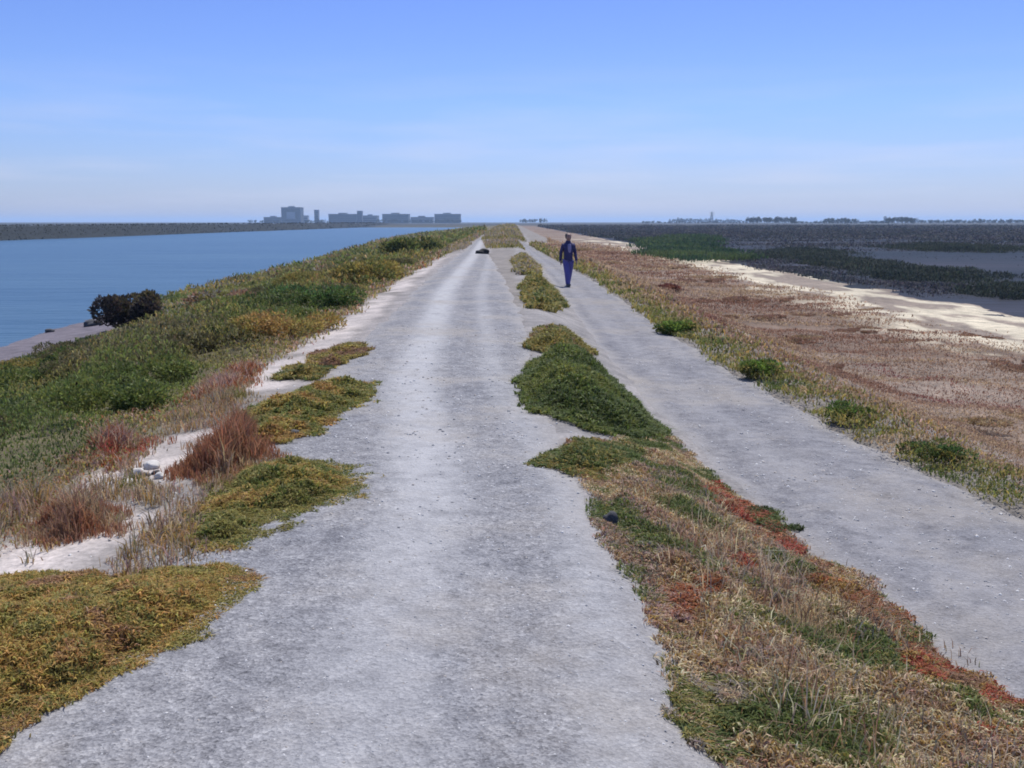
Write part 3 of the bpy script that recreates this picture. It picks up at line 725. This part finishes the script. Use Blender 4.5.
# ------------------------------------------------------------------ the walker
def skin(name, V, E, mat, parent, sub=2, root=0):
    me = bpy.data.meshes.new(name); me.from_pydata([v[:3] for v in V], E, []); me.materials.append(mat)
    o = link(bpy.data.objects.new(name, me), parent)
    sk = o.modifiers.new('skin', 'SKIN'); sk.use_smooth_shade = True
    if not me.skin_vertices: return o
    for i, v in enumerate(V):
        rr = v[3]; me.skin_vertices[0].data[i].radius = (rr, rr) if not isinstance(rr, tuple) else rr
    for i in range(len(V)): me.skin_vertices[0].data[i].use_root = (i == root)
    sm = o.modifiers.new('subdivision', 'SUBSURF'); sm.levels = sub; sm.render_levels = sub
    return o
def chain(V, E, start, pts):
    p = start
    for q in pts:
        V.append(q); E.append((p, len(V) - 1)); p = len(V) - 1
    return p
def walker():
    x, y = at(568, 287)
    w = empty('person', (x, y, float(height_raw(x, y)) + .02), R(16))
    w.scale = (.93, .93, .935)
    tag(w, 'person in dark navy jacket and blue trousers walking on the lower trail', 'person')
    SKIN = plain('skin', (.30, .175, .14), .6, .1); JK = plain('navy_cloth', (.032, .028, .10), .85); JN = plain('blue_denim', (.09, .08, .28), .85, .2, 30)
    HR = plain('hair_brown', (.05, .035, .03), .7); SH = plain('shoe_leather', (.05, .055, .07), .6); SHIRT = plain('lilac_shirt', (.24, .21, .36), .8)
    V = [(0, 0, .95, .12)]; E = []
    ch = chain(V, E, 0, [(0, .0, 1.12, .115), (0, .01, 1.32, .135)])
    nk = chain(V, E, ch, [(0, .01, 1.46, .07), (0, 0, 1.53, .05)])
    chain(V, E, nk, [(0, -.01, 1.575, .085), (0, -.005, 1.66, .112), (0, .0, 1.735, .098), (0, .005, 1.77, .06)])
    for s, fw in ((-1, 1), (1, -1)):
        # leg
        chain(V, E, 0, [(s * .09, 0, .86, .085), (s * .08, -.10 * fw - .03, .49, .055), (s * .075, (-.20 if fw > 0 else .22), .10, .036),
                        (s * .08, (-.30 if fw > 0 else .10), .045, .03)])
        # arm swings against the leg
        h = chain(V, E, ch, [(s * .185, .01, 1.38, .058), (s * .235, .03 + .05 * fw, 1.12, .042), (s * .235, -.02 + .13 * fw, .89, .027), (s * .235, -.04 + .14 * fw, .83, .032), (s * .235, -.045 + .145 * fw, .80, .03)])
        hy = -.045 + .145 * fw
        for q, ln in enumerate((.058, .068, .066, .052)):
            yy = hy - .03 + q * .02
            chain(V, E, h, [(s * .235, yy, .785, .009), (s * .23, yy - .004, .785 - ln * .6, .008), (s * .222, yy - .004, .785 - ln * 1.1, .007)])
        chain(V, E, h - 1, [(s * .225, hy - .05, .80, .009), (s * .215, hy - .062, .765, .008)])
    chain(V, E, 6, [(0, -.118, 1.645, .013)])     # nose
    skin('body', V, E, SKIN, w)
    J = [(0, .0, .80, .14)]; E = []
    c1 = chain(J, E, 0, [(0, 0, .86, .165), (0, 0, .96, .165)])
    c2 = chain(J, E, c1, [(0, .0, 1.12, .155), (0, .012, 1.32, .18)]); chain(J, E, c2, [(0, .015, 1.46, .11), (0, .015, 1.53, .085), (0, .015, 1.55, .08)])
    for s, fw in ((-1, 1), (1, -1)):
        chain(J, E, c2, [(s * .19, .01, 1.38, .08), (s * .24, .03 + .05 * fw, 1.12, .06), (s * .24, -.015 + .13 * fw, .9, .05), (s * .238, -.025 + .135 * fw, .855, .045)])
    skin('jacket', J, E, JK, w)
    skin('shirt', [(0, -.10, 1.12, .05), (0, -.115, 1.28, .075), (0, -.09, 1.44, .06)], [(0, 1), (1, 2)], SHIRT, w)
    T = [(0, 0, 1.0, .15)]; E = []
    for s, fw in ((-1, 1), (1, -1)):
        chain(T, E, 0, [(s * .085, 0, .82, .125), (s * .08, -.10 * fw - .03, .49, .10), (s * .075, (-.20 if fw > 0 else .22), .12, .085), (s * .075, (-.21 if fw > 0 else .225), .05, .08)])
    skin('trousers', T, E, JN, w)
    for s, fw in ((-1, 1), (1, -1)):
        yy = -.20 if fw > 0 else .22
        skin('shoe', [(s * .075, yy + .07, .055, .06), (s * .077, yy - .06, .05, .06), (s * .082, yy - .19, .04, .05)], [(0, 1), (1, 2)], SH, w)
    skin('hair', [(0, .04, 1.56, .08), (0, .042, 1.68, .118), (0, -.005, 1.79, .12)], [(0, 1), (1, 2)], HR, w)
    EY = plain('eye', (.03, .03, .03), .3)
    for s in (-1, 1):
        bm = bmesh.new(); bmesh.ops.create_icosphere(bm, subdivisions=2, radius=.011, matrix=Matrix.Translation((s * .033, -.09, 1.675)))
        bm_obj('eye', bm, EY, w)
    bm = bmesh.new(); bmesh.ops.create_icosphere(bm, subdivisions=2, radius=1, matrix=Matrix.Translation((0, -.082, 1.60)) @ Matrix.Diagonal((.022, .008, .006, 1)))
    bm_obj('mouth', bm, plain('lips', (.35, .14, .12), .5), w)
walker()

# ------------------------------------------------------------------ far buildings
def box(bm, x0, x1, y0, y1, z0, z1):
    r = bmesh.ops.create_cube(bm, size=1)['verts']
    bmesh.ops.scale(bm, vec=(x1 - x0, y1 - y0, z1 - z0), verts=r)
    bmesh.ops.translate(bm, vec=((x0 + x1) / 2, (y0 + y1) / 2, (z0 + z1) / 2), verts=r)
WALLD = plain('dark_facade', (.11, .115, .125), .6, .15, .05); WALLP = plain('pale_facade', (.42, .42, .42), .7, .12, .05)
WALLM = plain('grey_facade', (.22, .23, .24), .7, .15, .05); GLASS = plain('window_glass', (.05, .06, .075), .2, .2, .1)
STEEL = plain('steel', (.18, .19, .2), .5, .2, .3)
def building(name, label, px0, px1, top, D, mat, kind='block', depth=30):
    X0, X1 = (px0 - 512) / F * D, (px1 - 512) / F * D
    h = CAM_H + (222 - top) / F * D + .9
    w = X1 - X0; r = empty(name, ((X0 + X1) / 2, D + depth / 2, -.9)); tag(r, label, 'building')
    bm = bmesh.new(); box(bm, -w / 2, w / 2, -depth / 2, depth / 2, 0, h); bm_obj('wall', bm, mat, r)
    bm = bmesh.new(); box(bm, -w / 2 - .4, w / 2 + .4, -depth / 2 - .4, depth / 2 + .4, h, h + .7)
    if w > 15: box(bm, -w * .18, w * .12, -depth * .2, depth * .2, h + .7, h + 3)
    bm_obj('roof', bm, WALLM, r)
    if kind == 'frame':
        bm = bmesh.new(); box(bm, -w * .22, w * .22, -depth / 2 - .5, -depth / 2 + 1, h * .28, h * .72); bm_obj('pale_panel', bm, WALLP, r)
    for k in range(int(h // 4)):
        z = 1.2 + 4 * k
        if kind == 'frame' and h * .26 < z + 1 < h * .74: 
            for q in (-1, 1):
                bm = bmesh.new(); box(bm, q * w * .36 - w * .11, q * w * .36 + w * .11, -depth / 2 - .15, -depth / 2 + .2, z, z + 1.8); bm_obj('window_band', bm, GLASS, r)
            continue
        if z + 2 > h: break
        bm = bmesh.new(); box(bm, -w * .46, w * .46, -depth / 2 - .15, -depth / 2 + .2, z, z + 1.8); bm_obj('window_band', bm, GLASS, r)
    return r
building('office_tower', 'squarish dark office tower with pale centre across the slough', 284.5, 303.5, 208, 2000, WALLD, 'frame')
building('office_building', 'low hazy building left of the squarish dark tower', 267, 284, 217.5, 2050, WALLD)
building('tower_block', 'slim pale tower right next to the squarish dark tower', 305, 310.5, 216, 2080, WALLP, depth=14)
building('tower_block', 'tallest slim grey tower between the dark tower and the long building', 317, 321, 210.5, 2050, WALLM, depth=12)
building('long_building', 'long low hazy building right of the slim towers', 331, 359, 214.5, 2000, WALLD)
building('stair_tower', 'narrow dark tower rising from the long low building', 359.2, 364, 211.5, 2000, WALLD, depth=14)
building('office_building', 'hazy lower block right of the narrow dark tower', 364.2, 379, 216, 2060, WALLM)
building('office_building', 'wide flat hazy block right of a gap in the skyline', 384, 410, 214.5, 2000, WALLD)
building('office_building', 'hazy grey block in the middle of the right hand skyline cluster', 412, 434, 217.5, 1960, WALLM)
building('office_building', 'hazy block at the right end of the skyline cluster', 435.5, 461, 214.5, 2000, WALLD)

# a lattice pylon on the right horizon
def pylon(label, px, top, D):
    X = (px - 512) / F * D; h = (222 - top) / F * D + 2.4
    r = empty('power_pylon', (X, D, -.8)); tag(r, label, 'pylon')
    def bar(bm, a, b, t=.35):
        a, b = Vector(a), Vector(b); s = b - a
        bmesh.ops.create_cone(bm, segments=6, radius1=t, radius2=t, depth=s.length, matrix=Matrix.Translation((a + b) / 2) @ s.to_track_quat('Z', 'Y').to_matrix().to_4x4())
    def wd(t): return 3.4 * (1 - t) + .5 * t
    for sx in (-1, 1):
        for sy in (-1, 1):
            bm = bmesh.new(); bar(bm, (sx * 3.4, sy * 3.4, 0), (sx * .5, sy * .5, h)); bm_obj('leg', bm, STEEL, r)
    bm = bmesh.new()
    for k in range(8):
        a, b = k / 8, (k + 1) / 8
        for s in (-1, 1):
            bar(bm, (-wd(a), s * wd(a), a * h), (wd(b), s * wd(b), b * h), .2); bar(bm, (wd(a), s * wd(a), a * h), (-wd(b), s * wd(b), b * h), .2)
    bm_obj('bracing', bm, STEEL, r)
    for z in (.72, .84, .96):
        bm = bmesh.new(); bar(bm, (-5, 0, z * h), (5, 0, z * h), .3); bm_obj('cross_arm', bm, STEEL, r)
pylon('lone lattice pylon on the horizon right of the trails', 709, 212, 1900)

# ------------------------------------------------------------------ horizon trees
def tree_mesh(seed, spread):
    rng = np.random.default_rng(seed); n = 900
    k = 10; lob = np.stack([rng.uniform(-.38, .38, k) * spread, rng.uniform(-.38, .38, k) * spread, rng.uniform(.32, .82, k)], 1)
    rad = rng.uniform(.12, .22, k); i = rng.integers(0, k, n)
    d = rng.normal(size=(n, 3)); d /= np.linalg.norm(d, axis=1)[:, None]
    P = lob[i] + d * (rad[i] * rng.uniform(.5, 1.05, n))[:, None]
    D = d + rng.normal(size=(n, 3)) * .6; D /= np.linalg.norm(D, axis=1)[:, None]
    L = rng.uniform(.06, .11, n)
    C = palette(P[:, 0], P[:, 2], [(.010, .016, .012), (.014, .022, .014), (.02, .028, .018)], .3, seed, rng)
    V, T, CC = leaves(P, L, L * .7, C, D, seed)
    crown = np_mesh('crown', V, T, LEAF, C=CC)
    bm = bmesh.new(); bmesh.ops.create_cone(bm, segments=7, radius1=.035, radius2=.015, depth=.5, matrix=Matrix.Translation((0, 0, .25)))
    for q in range(4):
        e = Vector(lob[q]); b = Vector((0, 0, .3)); s = e - b
        bmesh.ops.create_cone(bm, segments=5, radius1=.014, radius2=.006, depth=s.length, matrix=Matrix.Translation((b + e) / 2) @ s.to_track_quat('Z', 'Y').to_matrix().to_4x4())
    trunk = bm_obj('trunk', bm, BARK)
    cm, tm = crown.data, trunk.data
    bpy.data.objects.remove(crown); bpy.data.objects.remove(trunk)
    return cm, tm
TREES = [tree_mesh(900 + i, sp) for i, sp in enumerate((.9, 1.1, 1.4, 1.7, 2.0))]
def grove(x0, x1, top, D, n, label, group, var=.25):
    rnd = random.Random(int(x0 * 7 + n))
    for i in range(n):
        px = x0 + (x1 - x0) * (i + rnd.uniform(.2, .8)) / n; d = D * rnd.uniform(.97, 1.05)
        h = ((222 - top) / F * D + 2.5) * rnd.uniform(1 - var, 1.05)
        t = empty('tree', ((px - 512) / F * d, d, -.9), rnd.uniform(0, 6)); t.scale = (h, h, h)
        tag(t, label, 'tree', group)
        cm, tm = TREES[rnd.randrange(5)]
        link(bpy.data.objects.new('crown', cm), t); link(bpy.data.objects.new('trunk', tm), t)
grove(744, 793, 216.5, 1250, 13, 'dark tree in the widest dense grove on the right horizon', 'trees of the widest horizon grove', .12)
grove(820, 852, 217.5, 1300, 9, 'dark tree in the second grove, right of the widest one', 'trees of the second horizon grove', .2)
grove(866, 880, 220, 1350, 4, 'low tree in the thin row between the second and the darkest grove', 'low trees beside the darkest grove')
grove(882, 911, 216.5, 1150, 9, 'nearly black tree in the darkest grove on the right horizon', 'trees of the darkest horizon grove', .15)
grove(914, 1030, 218.6, 1350, 30, 'low hazy tree in the long row at the right end of the horizon', 'low trees at the right end of the horizon', .35)
grove(668, 706, 217.5, 2200, 10, 'pale hazy tree in the far row left of the pylon', 'hazy trees left of the pylon', .3)
grove(712, 738, 218.5, 2100, 7, 'pale hazy tree in the far row right of the pylon', 'hazy trees right of the pylon', .3)
grove(640, 742, 220.6, 1500, 30, 'low dark tree in the long thin tree line below the pylon', 'thin tree line below the pylon', .35)
grove(786, 884, 220.3, 1300, 26, 'low dark tree in the thin line joining the right hand groves', 'thin tree line joining the groves', .35)
grove(252, 284, 219.5, 1950, 6, 'hazy tree at the foot of the low building beside the dark tower', 'trees by the skyline towers', .3)
grove(306, 332, 219, 1900, 7, 'hazy tree below the slim towers on the skyline', 'trees below the slim towers', .3)
grove(380, 462, 218.5, 1850, 18, 'hazy tree in front of the right hand skyline blocks', 'trees before the skyline blocks', .35)
grove(520, 546, 217.5, 1700, 6, 'hazy tree straight ahead above the strip between the trails', 'hazy trees straight ahead', .5)

# ------------------------------------------------------------------ air
bm = bmesh.new(); box(bm, -15500, 15500, -15500, 15500, -5, 48)
m = bpy.data.materials.new('haze_air'); m.use_nodes = True; nt = m.node_tree; nt.nodes.clear()
ou = nt.nodes.new('ShaderNodeOutputMaterial'); pv = nt.nodes.new('ShaderNodeVolumePrincipled')
pv.inputs['Color'].default_value = (.52, .72, 1, 1); pv.inputs['Density'].default_value = .00017; pv.inputs['Anisotropy'].default_value = .2
nt.links.new(pv.outputs[0], ou.inputs['Volume'])
tag(bm_obj('haze', bm, m), 'thin blue haze lying over the whole bayland', 'haze', kind='stuff')

# ------------------------------------------------------------------ light
EL, AZ = R(60), R(18)
sun = bpy.data.lights.new('sun', 'SUN'); sun.energy = 4.2; sun.angle = R(.5); sun.color = (1, .95, .88)
so = link(bpy.data.objects.new('sun', sun))
sv = Vector((math.sin(AZ) * math.cos(EL), math.cos(AZ) * math.cos(EL), math.sin(EL)))
so.rotation_euler = sv.to_track_quat('Z', 'Y').to_euler(); so.location = (0, 0, 30)
w = bpy.data.worlds.new('World'); S.world = w; w.use_nodes = True
nt = w.node_tree; bg = nt.nodes['Background']; sk = nt.nodes.new('ShaderNodeTexSky')
sk.sky_type = 'NISHITA'; sk.sun_disc = False; sk.sun_elevation = EL; sk.sun_rotation = AZ
sk.air_density = 1.0; sk.dust_density = .3; sk.ozone_density = 3.0
tc = nt.nodes.new('ShaderNodeTexCoord'); sx = nt.nodes.new('ShaderNodeSeparateXYZ'); nt.links.new(tc.outputs['Generated'], sx.inputs[0])
cr = nt.nodes.new('ShaderNodeValToRGB'); e = cr.color_ramp.elements
e[0].position = 0; e[0].color = (.46, .50, .80, 1); e[1].position = .7; e[1].color = (.95, .97, 1.1, 1)
for p_, c_ in ((.035, (.46, .51, .80)), (.11, (.46, .55, .86)), (.22, (.43, .50, .86))): e.new(p_).color = (*c_, 1)
nt.links.new(sx.outputs[2], cr.inputs[0])
mx = nt.nodes.new('ShaderNodeMix'); mx.data_type = 'RGBA'; mx.blend_type = 'MULTIPLY'; mx.inputs[0].default_value = 1
nt.links.new(sk.outputs[0], mx.inputs[6]); nt.links.new(cr.outputs[0], mx.inputs[7]); 
mp = nt.nodes.new('ShaderNodeMapping'); mp.inputs['Scale'].default_value = (2.2, 2.2, 22); nt.links.new(tc.outputs['Generated'], mp.inputs[0])
cn = nt.nodes.new('ShaderNodeTexNoise'); cn.inputs['Scale'].default_value = 2.2; cn.inputs['Detail'].default_value = 6; nt.links.new(mp.outputs[0], cn.inputs['Vector'])
c1 = nt.nodes.new('ShaderNodeValToRGB'); c1.color_ramp.elements[0].position = .45; c1.color_ramp.elements[1].position = .8; nt.links.new(cn.outputs[0], c1.inputs[0])
c2 = nt.nodes.new('ShaderNodeValToRGB'); ee = c2.color_ramp.elements; ee[0].color = (.3, .3, .3, 1); ee[1].position = .16; ee[1].color = (0, 0, 0, 1); ee.new(.04).color = (.45, .43, .45, 1)
nt.links.new(sx.outputs[2], c2.inputs[0])
mm = nt.nodes.new('ShaderNodeMath'); mm.operation = 'MULTIPLY'; nt.links.new(c1.outputs[0], mm.inputs[0]); nt.links.new(c2.outputs[0], mm.inputs[1])
cl = nt.nodes.new('ShaderNodeMix'); cl.data_type = 'RGBA'; cl.inputs[7].default_value = (5.0, 5.0, 5.9, 1)
nt.links.new(mm.outputs[0], cl.inputs[0]); nt.links.new(mx.outputs[2], cl.inputs[6]); nt.links.new(cl.outputs[2], bg.inputs[0]); bg.inputs[1].default_value = .12

v = S.view_settings; S.display_settings.display_device = 'sRGB'
v.view_transform = 'Standard'; v.look = 'None'; v.gamma = 1; v.exposure = .38; v.use_curve_mapping = False
S.cycles.filter_width = 1.8
S.cycles.max_bounces = 6; S.cycles.volume_bounces = 1; S.cycles.transparent_max_bounces = 8
